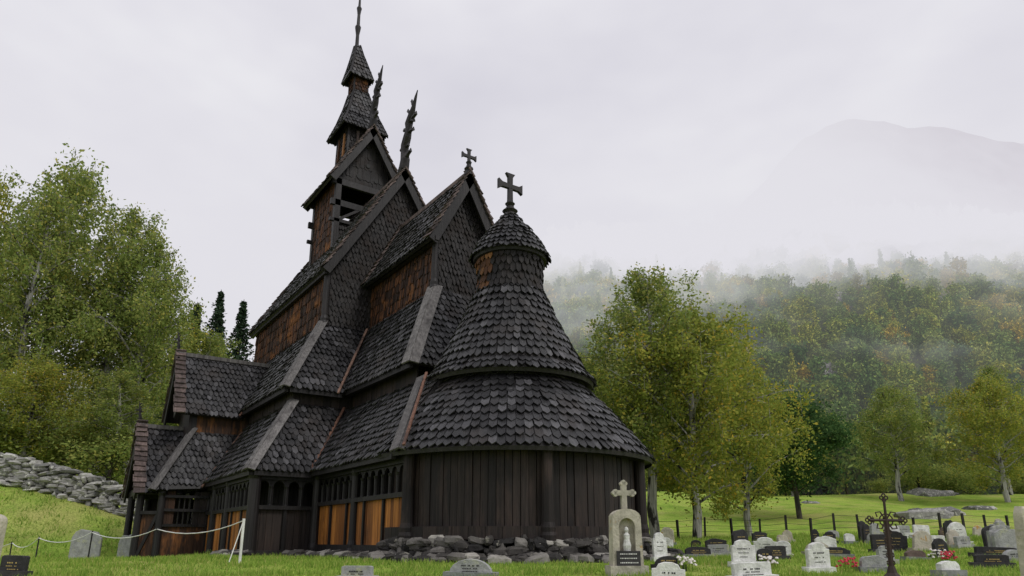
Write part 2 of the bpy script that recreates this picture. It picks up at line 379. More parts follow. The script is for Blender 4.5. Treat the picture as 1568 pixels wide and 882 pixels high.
def dragon(mb,x,y,z,hh,lean,ax=(1,0)):
    A=V((ax[0],ax[1],0)); o=V((x,y,z)); k='dark'
    pr=[(-.5,-.25,.2),(-.1,.12,.24),(-.02,.45,.22),(-.12,.85,.18),(-.1,1.2,.2),(.1,1.55,.19),(.22,1.85,.15),(.2,2.15,.19),(.4,2.45,.16),(.62,2.8,.10),(.8,3.2,.06),(.95,3.45,.02)]
    s=hh/3.45
    tube(mb,[o+A*(a*s*lean)+V((0,0,b*s)) for a,b,r in pr],[r*s*1.0 for a,b,r in pr],k,8)
    for a,b,L,dx,dz in((.05,.5,.5,.9,.35),(-.1,1.0,.4,.9,.2),(.2,1.7,.5,1,-.15),(.3,2.15,.6,1,.25),(.32,2.2,.4,1,-.4),(-.2,1.0,.38,-.8,.5),(.1,1.9,.4,-.9,.4),(.35,2.55,.4,-.7,.8),(.6,2.9,.3,-.6,.9)):
        p=o+A*(a*s*lean)+V((0,0,b*s)); q=p+(A*dx+V((0,0,dz)))*L*s
        tube(mb,[p,(p+q)/2+V((0,0,.05*s)),q,q+V((0,0,.12*s))],[.10*s,.08*s,.07*s,.02*s],k,6)
def hip(mb,a,b,k='board',w=.3,lift=.09):
    a=V(a);b=V(b); d=(b-a).normalized(); sd=d.cross(V((0,0,1))).normalized(); up=sd.cross(d).normalized()
    if up.z<0: up=-up
    for sg in(-1,1):
        s2=(sd*sg-up*.45).normalized(); u2=(up+sd*sg*.45).normalized()
        o=s2*w*.5+up*lift
        beam(mb,a+o,b+o,w*.98,.045,k,up=u2)
def strip(mb,a,b,k='copper',w=.1,lift=.1,n=(1,-1,1)):
    n=V(n).normalized(); beam(mb,V(a)+n*lift,V(b)+n*lift,w,.05,k,up=n)
# ------------------------------------------------------------ church
church=empty('stave_church')
ambE=2.72
mb=MB()
for i in range(60):
    a0=-92+184*i/60; a1=-92+184*(i+1)/60
    r=3.62+R(-.025,.025); g=.12
    p=[V((rr*math.cos(math.radians(a)),rr*math.sin(math.radians(a)),z)) for z in(.68,3.05) for rr,a in((r,a0+g),(r,a1-g),(r-.06,a1-g),(r-.06,a0+g))]
    mb.add(p,BOXF,'wall')
for i in range(30):
    a0=math.radians(-93+186*i/30);a1=math.radians(-93+186*(i+1)/30)
    for r,z,h,w in((3.68,.78,.30,.2),(3.7,2.78,.16,.14)):
        beam(mb,(r*math.cos(a0),r*math.sin(a0),z),(r*math.cos(a1),r*math.sin(a1),z),w,h,'dark' if z>1 else 'wall')
for a in (-77,-21,35,91):
    post(mb,3.76*math.cos(math.radians(a)),3.76*math.sin(math.radians(a)),.6,2.9,.155,'wall')
mb.build('apse_walls',church)
mb=MB()
cone_sh(mb,[(4.08,2.76),(3.6,3.38),(3.0,4.1),(2.15,4.98)],(0,0,0),'roof',.225,.285,-92,92)
lathe(mb,[(4.06,2.66),(4.08,2.76),(3.6,2.92)],(0,0,0),'dark',48,-92,92)
lathe(mb,[(2.2,4.5),(2.2,5.3)],(0,0,0),'dark',48,-120,120)
cone_sh(mb,[(2.52,5.06),(2.32,5.3),(1.98,5.95),(1.6,6.7),(1.28,7.38),(1.03,8.0)],(0,0,0),'roof',.205,.265,-180,180)
lathe(mb,[(2.1,5.02),(2.46,4.96),(2.5,5.07),(2.2,5.2)],(0,0,0),'dark',48)
cone_sh(mb,[(1.03,7.94),(.98,8.3),(.99,8.8),(1.06,9.15)],(0,0,0),'gable',.17,.24,0,360,tip=.6,lift=.05,tint='drum')
lathe(mb,[(1.0,9.0),(1.14,9.04),(1.18,9.16),(1.0,9.2)],(0,0,0),'dark',40)
cone_sh(mb,[(1.22,9.12),(.98,9.6),(.72,9.98),(.42,10.33),(.16,10.72)],(0,0,0),'roof',.17,.2,0,360)
cross(mb,0,0,10.72,1.45,.46,.15)
mb.build('apse_roofs',church)
mb=MB(); 
for sg in(-1,1):
    out=(0,sg,.7)
    panel(mb,[(0.05,sg*4.06,ambE),(-5.6,sg*4.06,ambE),(-7.4,sg*2.25,5.2),(0.05,sg*2.25,5.2)],out,'roof',.2,.27)
    panel(mb,[(-1.42,sg*2.62,5.75),(-6.75,sg*2.62,5.75),(-8.3,sg*1.08,8.85),(-2.91,sg*1.08,8.85)],out,'roof',.19,.25)
    a,b=(-1.8,-7.2)
    if sg<0: planks(mb,(b,-2.2),(a,-2.2),4.9,6.1,'wall',.3)
    else: planks(mb,(a,2.2),(b,2.2),4.9,6.1,'wall',.3)
    hip(mb,(-2.91,sg*1.08,8.95),(-1.40,sg*2.64,5.72),w=.3)
    hip(mb,(-1.05,sg*2.3,5.2),(.98,sg*4.0,ambE),w=.27,lift=.14)
panel(mb,[(-1.42,-2.62,5.75),(-1.42,2.62,5.75),(-2.91,1.08,8.85),(-2.91,-1.08,8.85)],(1,0,.5),'roof',.19,.25)
strip(mb,(-.80,-2.36,5.25),(1.2,-3.97,2.8),w=.07,lift=.12)
beam(mb,(-1.5,-2.55,5.68),(-6.6,-2.55,5.68),.12,.14,'dark')
beam(mb,(0.6,-3.98,2.66),(-5.4,-3.98,2.66),.12,.14,'dark')
mb.build('choir_aisle_roofs',church)
mb=MB()
arcwall(mb,(-5.6,-3.65),(.75,-3.65),.28,2.55,1.72,'orange',.46)
planks(mb,(.6,3.65),(-6,3.65),.28,2.7,'wall')
planks(mb,(-5.6,-2.3),(.8,-2.3),.2,3.6,'dark',.3)
post(mb,-2.45,-3.7,.2,2.6,.12)
post(mb,-5.5,-3.75,.1,2.7,.15)
mb.build('choir_passage_walls',church)
mb=MB()
zc0,zc1=8.6,10.75
panel(mb,[(-2.95,-1.08,zc0),(-2.95,1.08,zc0),(-2.95,1.08,11.0),(-2.95,0,13.1),(-2.95,-1.08,11.0)],(1,0,0),'gable',.15,.2,tip=.7,lift=.05)
panel(mb,[(-2.95,-1.08,zc0),(-8.4,-1.08,zc0),(-8.4,-1.08,zc1),(-2.95,-1.08,zc1)],(0,-1,0),'red',.12,.34,tip=.7,lift=.04)
panel(mb,[(-2.95,1.08,zc0),(-8.4,1.08,zc0),(-8.4,1.08,zc1),(-2.95,1.08,zc1)],(0,1,0),'red',.12,.34,tip=.7,lift=.04)
gable_roof(mb,-2.6,-8.25,1.5,10.5,13.38)
post(mb,-2.93,-1.1,8.8,10.7,.12)
beam(mb,(-2.5,-1.25,10.55),(-8.2,-1.25,10.55),.14,.16,'dark')
cross(mb,-2.62,0,13.5,.92,.3,.1)
mb.build('choir_upper_storey',church)
mb=MB()
XE,XW=-8.3,-18.4
AE,AW=-6.57,-20.1; BE,BW=-5.34,-21.4
for sg in(-1,1):
    out=(0,sg,.7)
    panel(mb,[(AE,sg*4.74,5.68),(AW,sg*4.74,5.68),(XW,sg*3.0,8.7),(XE,sg*3.0,8.7)],out,'roof',.2,.26)
    panel(mb,[(BE,sg*5.97,2.70),(BW,sg*5.97,2.70),(-19.8,sg*4.3,5.2),(-6.98,sg*4.3,5.2)],out,'roof',.2,.27)
    panel(mb,[(AE,sg*4.74,5.68),(AE,sg*2.0,5.68),(XE,sg*.9,8.7),(XE,sg*3.0,8.7)],(1,0,.5),'roof',.19,.26)
    panel(mb,[(BE,sg*5.97,2.70),(BE,sg*3.7,2.70),(-6.98,sg*2.2,5.2),(-6.98,sg*4.3,5.2)],(1,0,.5),'roof',.19,.26)
    hip(mb,(XE,sg*3.0,8.8),(AE+.03,sg*4.77,5.66),w=.22); hip(mb,(-6.98,sg*4.3,5.3),(BE+.03,sg*6.0,2.68),w=.24)
    hip(mb,(XW,sg*3.0,8.8),(AW,sg*4.77,5.66)); hip(mb,(-19.8,sg*4.3,5.3),(BW,sg*6.0,2.68))
    if sg<0:
        planks(mb,(-19.7,-4.35),(-6.95,-4.35),4.7,6.0,'wall'); planks(mb,(-6.98,-4.35),(-6.98,-2.2),4.7,6.0,'wall')
    else:
        planks(mb,(-6.95,4.35),(-19.7,4.35),4.7,6.0,'wall'); planks(mb,(-6.98,2.2),(-6.98,4.35),4.7,6.0,'wall')
panel(mb,[(AW,-4.74,5.68),(AW,4.74,5.68),(XW,3.0,8.7),(XW,-3.0,8.7)],(-1,0,.5),'roof',.22,.3)
panel(mb,[(BW,-5.97,2.7),(BW,5.97,2.7),(-19.8,4.3,5.2),(-19.8,-4.3,5.2)],(-1,0,.5),'roof',.22,.3)
strip(mb,(-8.2,-1.2,8.7),(-6.55,-2.85,5.6),lift=.1,w=.09); strip(mb,(-7.0,-2.4,5.2),(-5.4,-4.02,2.7),lift=.1,w=.09)
beam(mb,(AE-.1,-4.66,5.6),(AW,-4.66,5.6),.12,.14,'dark'); beam(mb,(AE-.08,-4.56,5.6),(AE-.08,-2.7,5.6),.12,.14,'dark')
beam(mb,(BE-.1,-5.88,2.62),(BW,-5.88,2.62),.12,.14,'dark'); beam(mb,(BE-.08,-5.8,2.62),(BE-.08,-4.0,2.62),.12,.14,'dark')
mb.build('nave_aisle_roofs',church)
mb=MB()
panel(mb,[(XE,-2.95,8.4),(XE,2.95,8.4),(XE,2.95,11.1),(XE,0,15.8),(XE,-2.95,11.1)],(1,0,0),'gable',.17,.22,tip=.7,lift=.05)
panel(mb,[(XW,-2.95,8.4),(XW,2.95,8.4),(XW,2.95,11.1),(XW,0,15.8),(XW,-2.95,11.1)],(-1,0,0),'gable',.17,.22,tip=.7,lift=.05)
for sg in(-1,1):
    panel(mb,[(XE,sg*2.95,8.4),(XW,sg*2.95,8.4),(XW,sg*2.95,11.2),(XE,sg*2.95,11.2)],(0,sg,0),'red',.14,.45,tip=.7,lift=.04)
    post(mb,XE+.02,sg*2.97,8.6,11,.14)
gable_roof(mb,-8.0,-18.85,3.25,10.82,16.12,h=.28)
beam(mb,(-8.05,-3.1,10.75),(-18.8,-3.1,10.75),.14,.18,'dark')
dragon(mb,-8.0,0,16.2,3.4,1.0)
dragon(mb,-18.8,0,16.2,3.4,1.0,(-1,0))
mb.build('nave_upper_storey',church)
mb=MB()
arcwall(mb,(-5.65,-5.65),(-5.65,-3.75),.1,2.5,1.6,'wall',.5)
arcwall(mb,(-12.0,-5.65),(-5.65,-5.65),.0,2.5,1.6,'orange',.5)
arcwall(mb,(-21.0,-5.65),(-15.5,-5.65),.0,2.45,1.35,'brown',.5)
planks(mb,(-5.65,3.8),(-5.65,5.65),.1,2.6,'wall'); planks(mb,(-5.65,5.65),(-21,5.65),.0,2.6,'wall'); planks(mb,(-21,5.65),(-21,-5.65),.0,2.6,'wall')
planks(mb,(-19.5,-4.3),(-6.9,-4.3),-.2,3.6,'dark'); planks(mb,(-6.9,-4.3),(-6.9,-2.3),-.2,3.6,'dark')
post(mb,-5.62,-5.68,-.1,2.65,.19); 
for x in(-8.8,-10.9): post(mb,x,-5.7,-.1,2.6,.12)
mb.build('nave_passage_walls',church)
# --- belfry / ridge turret
mb=MB(); TX=-13.75
for sx in(-1,1):
    for sy in(-1,1): beam(mb,(TX+sx*1.5,sy*1.42,12.9),(TX+sx*1.5,sy*1.42,17.3),.26,.26,'dark')
for sg in(-1,1):
    panel(mb,[(TX-1.5,sg*1.48,13.0),(TX+1.42,sg*1.48,13.0),(TX+1.42,sg*1.48,17.3),(TX-1.5,sg*1.48,17.3)],(0,sg,0),'red',.13,.4,tip=.6,lift=.03)
    X=TX+sg*1.5
    panel(mb,[(X,-1.5,17.0),(X,1.5,17.0),(X,0,19.9)],(sg,0,0),'gable',.22,.6,base='dark',tip=.3,lift=.025)
    for z,w in((17.1,.3),(16.0,.3),(15.1,.16)): beam(mb,(X+sg*.05,-1.75,z),(X+sg*.05,1.75,z),.16,w,'dark')
    panel(mb,[(X,-1.4,13.2),(X,1.4,13.2),(X,1.4,15.0),(X,-1.4,15.0)],(sg,0,0),'gable',.16,.22)
    beam(mb,(X+sg*.06,-1.4,15.1),(X+sg*.06,-.2,16.0),.12,.12,'dark'); beam(mb,(X+sg*.06,1.4,15.1),(X+sg*.06,.2,16.0),.12,.12,'dark')
    for yy,z in((-.45,17.7),(.45,17.7),(0,18.4)):
        tube(mb,[(X+sg*.0,yy,z),(X+sg*.06,yy,z)],[.11,.11],'blk',10)
beam(mb,(TX-1.4,0,15.9),(TX+1.4,0,15.9),.2,.2,'dark')
gable_roof(mb,-11.84,-15.65,1.95,17.05,20.3,h=.27)
dragon(mb,-11.84,0,20.35,3.1,.9); dragon(mb,-15.6,0,20.35,3.0,.9,(-1,0))
def sq_tier(mb,cx,cy,prof,k='roof',w=.18,h=.25):
    for i in range(len(prof)-1):
        (s0,z0,y0),(s1,z1,y1)=prof[i],prof[i+1]
        for (ax,ay) in((1,0),(0,1),(-1,0),(0,-1)):
            t=V((-ay,ax,0)); a=V((ax,ay,0)); c0=V((cx,cy+y0,z0)); c1=V((cx,cy+y1,z1))
            panel(mb,[c0+a*s0-t*s0,c0+a*s0+t*s0,c1+a*s1+t*s1,c1+a*s1-t*s1],(ax,ay,.3),k,w,h,thick=.03,over=.03,lift=.055)
        for ax in(-1,1):
            for ay in(-1,1):
                beam(mb,(cx+ax*s0,cy+y0+ay*s0,z0+.03),(cx+ax*s1,cy+y1+ay*s1,z1+.03),.1,.1,'dark')
sq_tier(mb,TX,0,[(.82,17.6,0),(.72,21.0,-.08)],'gable',.15,.22)
for a in(-1,1):
    beam(mb,(TX+.8,a*.3-.05,19.4),(TX+.78,a*.3-.05,20.6),.12,.12,'rake'); beam(mb,(TX+a*.35,-.88,19.2),(TX+a*.35,-.84,20.5),.14,.12,'drum')
beam(mb,(TX-.9,-.85,19.1),(TX+.9,-.85,19.1),.14,.14,'dark');beam(mb,(TX+.85,-.7,19.1),(TX+.85,.9,19.1),.14,.14,'dark')
sq_tier(mb,TX,-.08,[(1.16,20.65,0),(.84,21.55,0),(.58,22.4,-.04),(.38,23.25,-.08)])
sq_tier(mb,TX,-.16,[(.36,23.1,0),(.34,24.3,-.04)],'red',.14,.22)
sq_tier(mb,TX,-.24,[(.62,23.95,0),(.42,24.75,-.04),(.24,25.5,-.1),(.11,26.15,-.14)])
lathe(mb,[(.14,0),(.17,.1),(.1,.25),(.09,.9),(.15,1.3),(.16,1.4),(.09,1.55),(.08,2.2),(.12,2.5),(.14,2.6),(.07,2.75),(.05,3.4),(.0,3.6)],(TX,-.42,25.95),'dark',12)
mb.build('belfry_turret',church)
# --- south porch
mb=MB(); PX=-13.75
for sg in(-1,1):
    panel(mb,[(PX+sg*1.35,-7.1,5.42),(PX+sg*1.35,-4.6,5.42),(PX,-3.2,8.02),(PX,-7.1,8.02)],(sg,0,.6),'roof',.19,.25)
    rake(mb,(PX,-7.1,8.02),(PX+sg*1.4,-7.1,5.36),(0,-1,0),sg,.4)
    panel(mb,[(PX+sg*2.05,-7.7,2.40),(PX+sg*2.05,-5.9,2.52),(PX+sg*.95,-4.5,4.85),(PX+sg*.95,-6.35,4.82)],(sg,0,.6),'roof',.19,.25)
    hip(mb,(PX+sg*.95,-6.35,4.9),(PX+sg*2.08,-7.73,2.38),w=.2)
    panel(mb,[(PX+sg*1.65,-8.15,2.3),(PX+sg*1.65,-6.6,2.3),(PX,-6.3,4.93),(PX,-8.15,4.93)],(sg,0,.6),'roof',.19,.25)
    rake(mb,(PX,-8.15,4.93),(PX+sg*1.7,-8.15,2.22),(0,-1,0),sg,.4)
    beam(mb,(PX+sg*.95,-6.4,4.3),(PX+sg*.95,-6.4,5.9),.2,.2,'dark')
    post(mb,PX+sg*1.3,-7.95,-.55,2.5,.14); post(mb,PX+sg*1.75,-7.3,-.5,2.4,.14)
strip(mb,(-12.75,-4.5,4.85),(-11.65,-6.0,2.5),lift=.1,w=.08); strip(mb,(-13.0,-3.4,7.4),(-12.35,-4.75,5.45),lift=.1,w=.08)
ridgecap(mb,(PX,-7.15,8.02),(PX,-3.3,8.02),'board'); ridgecap(mb,(PX,-8.2,4.93),(PX,-6.3,4.93),'board')
panel(mb,[(PX-2.05,-7.7,2.4),(PX+2.05,-7.7,2.4),(PX+.95,-6.35,4.82),(PX-.95,-6.35,4.82)],(0,-1,.6),'roof',.19,.25)
panel(mb,[(PX-1.1,-6.6,4.6),(PX+1.1,-6.6,4.6),(PX+1.1,-6.6,5.7),(PX,-6.6,7.8),(PX-1.1,-6.6,5.7)],(0,-1,0),None,base='wall')
panel(mb,[(PX-1.2,-7.9,2.6),(PX+1.2,-7.9,2.6),(PX,-7.9,4.6)],(0,-1,0),None,base='wall')
planks(mb,(PX+1.0,-6.5),(PX+1.0,-4.3),4.5,5.9,'brown')
planks(mb,(PX+1.75,-7.3),(PX+1.75,-5.7),-.5,1.1,'brown',.3); 
planks(mb,(PX+1.75,-7.3),(PX+1.75,-6.85),1.1,2.4,'brown',.2); planks(mb,(PX+1.75,-6.2),(PX+1.75,-5.7),1.1,2.4,'wall',.2)
for y in(-6.7,-6.52,-6.35): beam(mb,(PX+1.73,y,1.1),(PX+1.73,y,2.2),.04,.04,'dark',up=V((0,1,0)))
for z in(1.15,1.7,2.2): beam(mb,(PX+1.8,-7.3,z),(PX+1.8,-5.7,z),.1,.1,'dark')
planks(mb,(PX+1.3,-7.95),(PX+1.75,-7.3),-.4,1.6,'brown',.2); beam(mb,(PX+1.33,-7.98,1.6),(PX+1.78,-7.33,1.6),.1,.12,'dark')
beam(mb,(PX+1.36,-7.98,-.3),(PX+1.72,-7.4,1.5),.08,.1,'dark')
planks(mb,(PX-1.75,-5.7),(PX-1.75,-7.3),-.5,2.4,'wall'); beam(mb,(PX-1.4,-7.95,2.4),(PX+1.4,-7.95,2.4),.2,.25,'dark')
dragon(mb,PX,-7.15,8.05,1.0,.35,(0,-1)); dragon(mb,PX,-8.2,4.95,1.0,.35,(0,-1))
mb.build('south_porch',church)
# --- foundation
mb=MB()
arcp=[(3.62*math.cos(math.radians(a)),3.62*math.sin(math.radians(a))) for a in range(-94,96,9)]
gz=lambda p:ground_z(p.x,p.y)-.15
boulders(mb,arcp,gz,.64,'found',.34,.14)
boulders(mb,[(-5.6,-3.7),(.2,-3.7)],gz,.2,'found',.32,.1)
boulders(mb,[(-5.6,-5.7),(-5.6,-3.7)],gz,.05,'found',.32,.12)
boulders(mb,[(-12,-5.7),(-5.6,-5.7)],gz,.02,'found',.32,.12)
boulders(mb,[(-12,-7.5),(-12,-5.7)],gz,-.4,'found',.32,.12)
boulders(mb,[(-21,-5.7),(-15,-5.7)],gz,.02,'found',.4,.12); boulders(mb,[(-5.6,5.7),(-21,5.7)],gz,.1,'found',.45,.12)
for i in range(340):
    a=math.radians(R(-95,60)); rr=R(3.8,4.8); x,y=rr*math.cos(a),rr*math.sin(a)
    if i%2: x=R(-6.2,.5); y=-3.9-R(0,.8) if x>-5 else -5.9-R(0,.6)
    an=R(0,6.28); s=R(.04,.2); stone(mb,V((x,y,ground_z(x,y)+s*.35)),V((math.cos(an),math.sin(an),0)),V((-math.sin(an),math.cos(an),0)),s*1.3,s,s*.6,'found')
mb.build('stone_foundation',church)
# ------------------------------------------------------------ ground
def build_ground():
    ds=[-60,-40,-25]+list(np.arange(-15,46,.6))+list(np.arange(46,110,2))+list(np.arange(110,320,6))+list(np.arange(320,900,25))
    vs=[];fs=[];mi=[]
    K=150
    for d in ds:
        W=34+max(0,d)*1.25 if d>0 else 34+abs(d)
        for i in range(K+1):
            q=(i/K*2-1); r=W*(q*.6+.4*q**3)
            p=S(r,d); vs.append((p.x,p.y,ground_z(p.x,p.y)))
    for j in range(len(ds)-1):
        for i in range(K):
            a=j*(K+1)+i; fs.append((a,a+1,a+K+2,a+K+1)); 
            mi.append(0 if ds[j]<96 else 1)
    me=bpy.data.meshes.new('ground'); me.from_pydata(vs,[],fs); me.materials.append(M['grass']); me.materials.append(M['forest'])
    me.polygons.foreach_set('material_index',mi); me.polygons.foreach_set('use_smooth',[True]*len(fs)); me.update()
    ob=bpy.data.objects.new('ground',me); sc.collection.objects.link(ob)
build_ground()
def mesh_np(name,verts,k,mat,parent=None,obj=True):
    nv=len(verts); nf=nv//k
    me=bpy.data.meshes.new(name); me.vertices.add(nv); me.vertices.foreach_set('co',np.asarray(verts,dtype=np.float32).ravel())
    me.loops.add(nv); me.loops.foreach_set('vertex_index',np.arange(nv,dtype=np.int32))
    me.polygons.add(nf); me.polygons.foreach_set('loop_start',np.arange(0,nv,k,dtype=np.int32)); me.polygons.foreach_set('loop_total',np.full(nf,k,dtype=np.int32))
    me.materials.append(mat); me.update(calc_edges=True); me.validate()
    if not obj: return me
    ob=bpy.data.objects.new(name,me); sc.collection.objects.link(ob)
    if parent: ob.parent=parent
    return ob
def blades(n,rr,dd,h,name,wd=.012):
    pts=[]
    while len(pts)<n:
        d=R(*dd); r=R(*rr)*(d/dd[1]); p=S(r,d)
        x,y=p.x,p.y
        if x*x+y*y<14.5 and x>-1: continue
        if -5.6<x<.9 and abs(y)<3.8: continue
        if -21<x<-5.5 and abs(y)<5.8: continue
        if -15.7<x<-11.9 and -8<y<0: continue
        q=mnoise.noise(V((x*.9,y*.9,0)))
        if R(-.5,.4)>q+.1: continue
        pts.append((x,y,ground_z(x,y),.75+.9*max(0,q)))
    P=np.array(pts); m=len(P); K=P[:,3]; P=P[:,:3]
    an=rng.uniform(0,6.28,m); hh=h*rng.uniform(.4,1.3,m)*K; ln=rng.normal(0,.4,(m,2))*hh[:,None]
    w=wd*rng.uniform(.6,1.5,m)
    v=np.zeros((m,3,3)); v[:,0]=P; v[:,1]=P; v[:,2]=P
    v[:,0,0]-=np.cos(an)*w; v[:,0,1]-=np.sin(an)*w; v[:,1,0]+=np.cos(an)*w; v[:,1,1]+=np.sin(an)*w
    v[:,2,0]+=ln[:,0]; v[:,2,1]+=ln[:,1]; v[:,2,2]+=hh; v[:,:2,2]-=.02
    return mesh_np(name,v.reshape(-1,3),3,M['blade'])
g=blades(80000,(-19,19),(9,24),.10,'grass')
g2=blades(50000,(-34,34),(22,46),.18,'grass_tufts',.022); g2.parent=g
# ------------------------------------------------------------ trees
def leafcloud(C,n,sig,size,droop=0):
    m=len(C); P=np.repeat(C,n,0)+rng.normal(0,1,(m*n,3))*np.repeat(sig,n,0)
    if droop: P[:,2]-=np.abs(rng.normal(0,droop,m*n))
    k=len(P); a=rng.normal(0,1,(k,3)); a/=np.linalg.norm(a,axis=1)[:,None]
    b=rng.normal(0,1,(k,3)); b-=a*(a*b).sum(1)[:,None]; b/=np.linalg.norm(b,axis=1)[:,None]
    s=size*rng.uniform(.6,1.4,k)[:,None]
    return np.stack([P-a*s,P-b*s*.55,P+a*s,P+b*s*.55],1).reshape(-1,3)
def tree_mesh(name,H,crown_r,zlow,leafmat,bark,nl,per,size,style='birch',seed=0,sig=.45):
    global rng
    random.seed(seed); rng=np.random.default_rng(seed)
    mb=MB(); tips=[]
    x=y=0; pts=[];rad=[]
    n=9; wob=.35 if style!='spruce' else .03
    for i in range(n+1):
        f=i/n; pts.append((x,y,H*.93*f-.3*(i==0))); rad.append((.012*H+.06)*(1-f)**.8+.02); x+=R(-.03,.03)*H*wob; y+=R(-.03,.03)*H*wob
    tube(mb,pts,rad,bark,9)
    nb=int(nl)
    for i in range(nb):
        f=zlow+(1-zlow)*((i+R(0,1))/nb)**.9; f=min(f,.985)
        a=i*2.4+R(-.4,.4); j=min(int(f*n),n-1); fr=f*n-j
        b=V(pts[j]).lerp(V(pts[j+1]),min(1,fr))
        g=(f-zlow)/(1-zlow)
        env=math.sin(math.pi*min(1,(.18+.82*g)))**.7 if style!='spruce' else (1-g)**1.1+.02
        L=crown_r*env*R(.6,1.15)
        if style=='spruce': ex=V((math.cos(a)*L,math.sin(a)*L,-.3*L))
        else: ex=V((math.cos(a)*L,math.sin(a)*L,L*R(.25,.85)))
        m1=b+ex*.5+V((0,0,.12*L)); e=b+ex
        r0=max(.02,rad[j]*.4)
        tube(mb,[b,m1,e],[r0,r0*.6,.015],bark,5,False)
        sub=max(3,int(L*2.2)) if style!='spruce' else max(2,int(L*2.5))
        for q in range(sub):
            t=.3+.7*(q+R(0,1))/sub; p=b.lerp(m1,t*2) if t<.5 else m1.lerp(e,t*2-1)
            w=.28*L*(1.1-t*.4)
            o=p+V((R(-w,w),R(-w,w),R(-.3,.35)*w if style!='spruce' else R(-.15,.02)*w))
            if style=='birch':
                dl=R(.4,1.7)
                tube(mb,[p,(p+o)/2+V((0,0,.1)),o,o-V((0,0,dl))],[.018,.014,.01,.006],bark,3,False)
                for z in(0,.33,.66,1): tips.append(o-V((R(-.1,.1),R(-.1,.1),dl*z)))
            else: tips.append(o)
    C=np.array([tuple(q) for q in tips])
    S_=np.ones((len(C),3))*sig*rng.uniform(.45,1.3,(len(C),1))
    if style=='spruce': S_*=np.clip((H-C[:,2:3])/H*1.6+.15,.15,1); S_[:,2]*=.5
    lv=leafcloud(C,per,S_,size,{'birch':.12,'spruce':.25}.get(style,.1))
    me1=bpy.data.meshes.new(name+'_wood'); me1.from_pydata(mb.v,[],mb.f); me1.materials.append(M[bark]); me1.update()
    me2=mesh_np(name+'_leaves',lv,4,M[leafmat],obj=False)
    return me1,me2,len(lv)//4
def put(name,meshes,loc,rot=0,sc_=(1,1,1)):
    e=empty(name,loc); e.rotation_euler=(0,0,rot); e.scale=sc_
    for me,n in((meshes[0],'trunk_and_limbs'),(meshes[1],'foliage')):
        o=bpy.data.objects.new(n,me); sc.collection.objects.link(o); o.parent=e
    return e
def G(r,d,dz=0):
    p=S(r,d); return V((p.x,p.y,ground_z(p.x,p.y)+dz))
B1=tree_mesh('birchA',18,4.6,.20,'birch','bark',46,21,.105,'birch',1,.31)
B2=tree_mesh('birchB',16,5.2,.14,'birchy','bark',46,21,.105,'birch',2,.33)
B3=tree_mesh('birchC',20,3.6,.2,'birch','bark',50,17,.105,'birch',3,.28)
D1=tree_mesh('broadA',10,4.4,.2,'dleaf','dbark',36,110,.12,'round',4,.5)
S1=tree_mesh('spruceA',20,3.3,.06,'spruce','dbark',170,16,.15,'spruce',5,.3)
put('birch_tree',B1,G(-33.5,47),.3,(1.2,1.2,1.38)); put('birch_tree',B3,G(-31.0,42),1.3,(.95,.95,1.02))
put('birch_tree',B3,G(-28,46),2.3,(1.05,1.05,1.04)); put('birch_tree',B1,G(-25.3,45),4.1,(.85,.85,1.0))
put('birch_tree',B2,G(-38,44),4.1,(1.15,1.15,1.46)); put('birch_tree',B2,G(-29,52),.6,(1,1,.85)); put('birch_tree',B1,G(-25,54),2.6,(.8,.8,.68))
put('birch_tree',B3,G(-34,39),3.0,(.8,.8,.5)); put('birch_tree',B2,G(-28,39),1.0,(.7,.7,.45)); put('birch_tree',B3,G(-23.5,40),5.0,(.7,.7,.36))
for r,d,a,s,h in((-39,80,0,1.5,1.15),(-35.3,78,2,1.4,1.2),(-33.2,80,4,1.5,1.17),(-43,84,1,1.4,.95),(-37,83,3,1.4,1.0),(-31,82,5,1.3,1.0)):
    put('spruce_tree',S1,G(r,d),a,(s,s,h))
put('birch_tree',B1,G(7.8,38),2.0,(1.0,1.0,.93)); put('birch_tree',B2,G(9.7,37),.8,(.95,.95,.86)); put('birch_tree',B2,G(14.2,42),3.9,(.8,.8,.76))
put('birch_tree',B1,G(4.8,44),3.0,(.75,.75,.72))
put('ash_tree',D1,G(24.3,59),.5,(1.2,1.2,1.02))
put('birch_tree',B1,G(41.5,74),1.2,(.95,.95,.74)); put('birch_tree',B2,G(50,70),3.2,(1.05,1.05,.85)); put('birch_tree',B2,G(34,84),5.2,(.9,.9,.6)); put('birch_tree',B3,G(56,78),2.2,(1,1,.8))
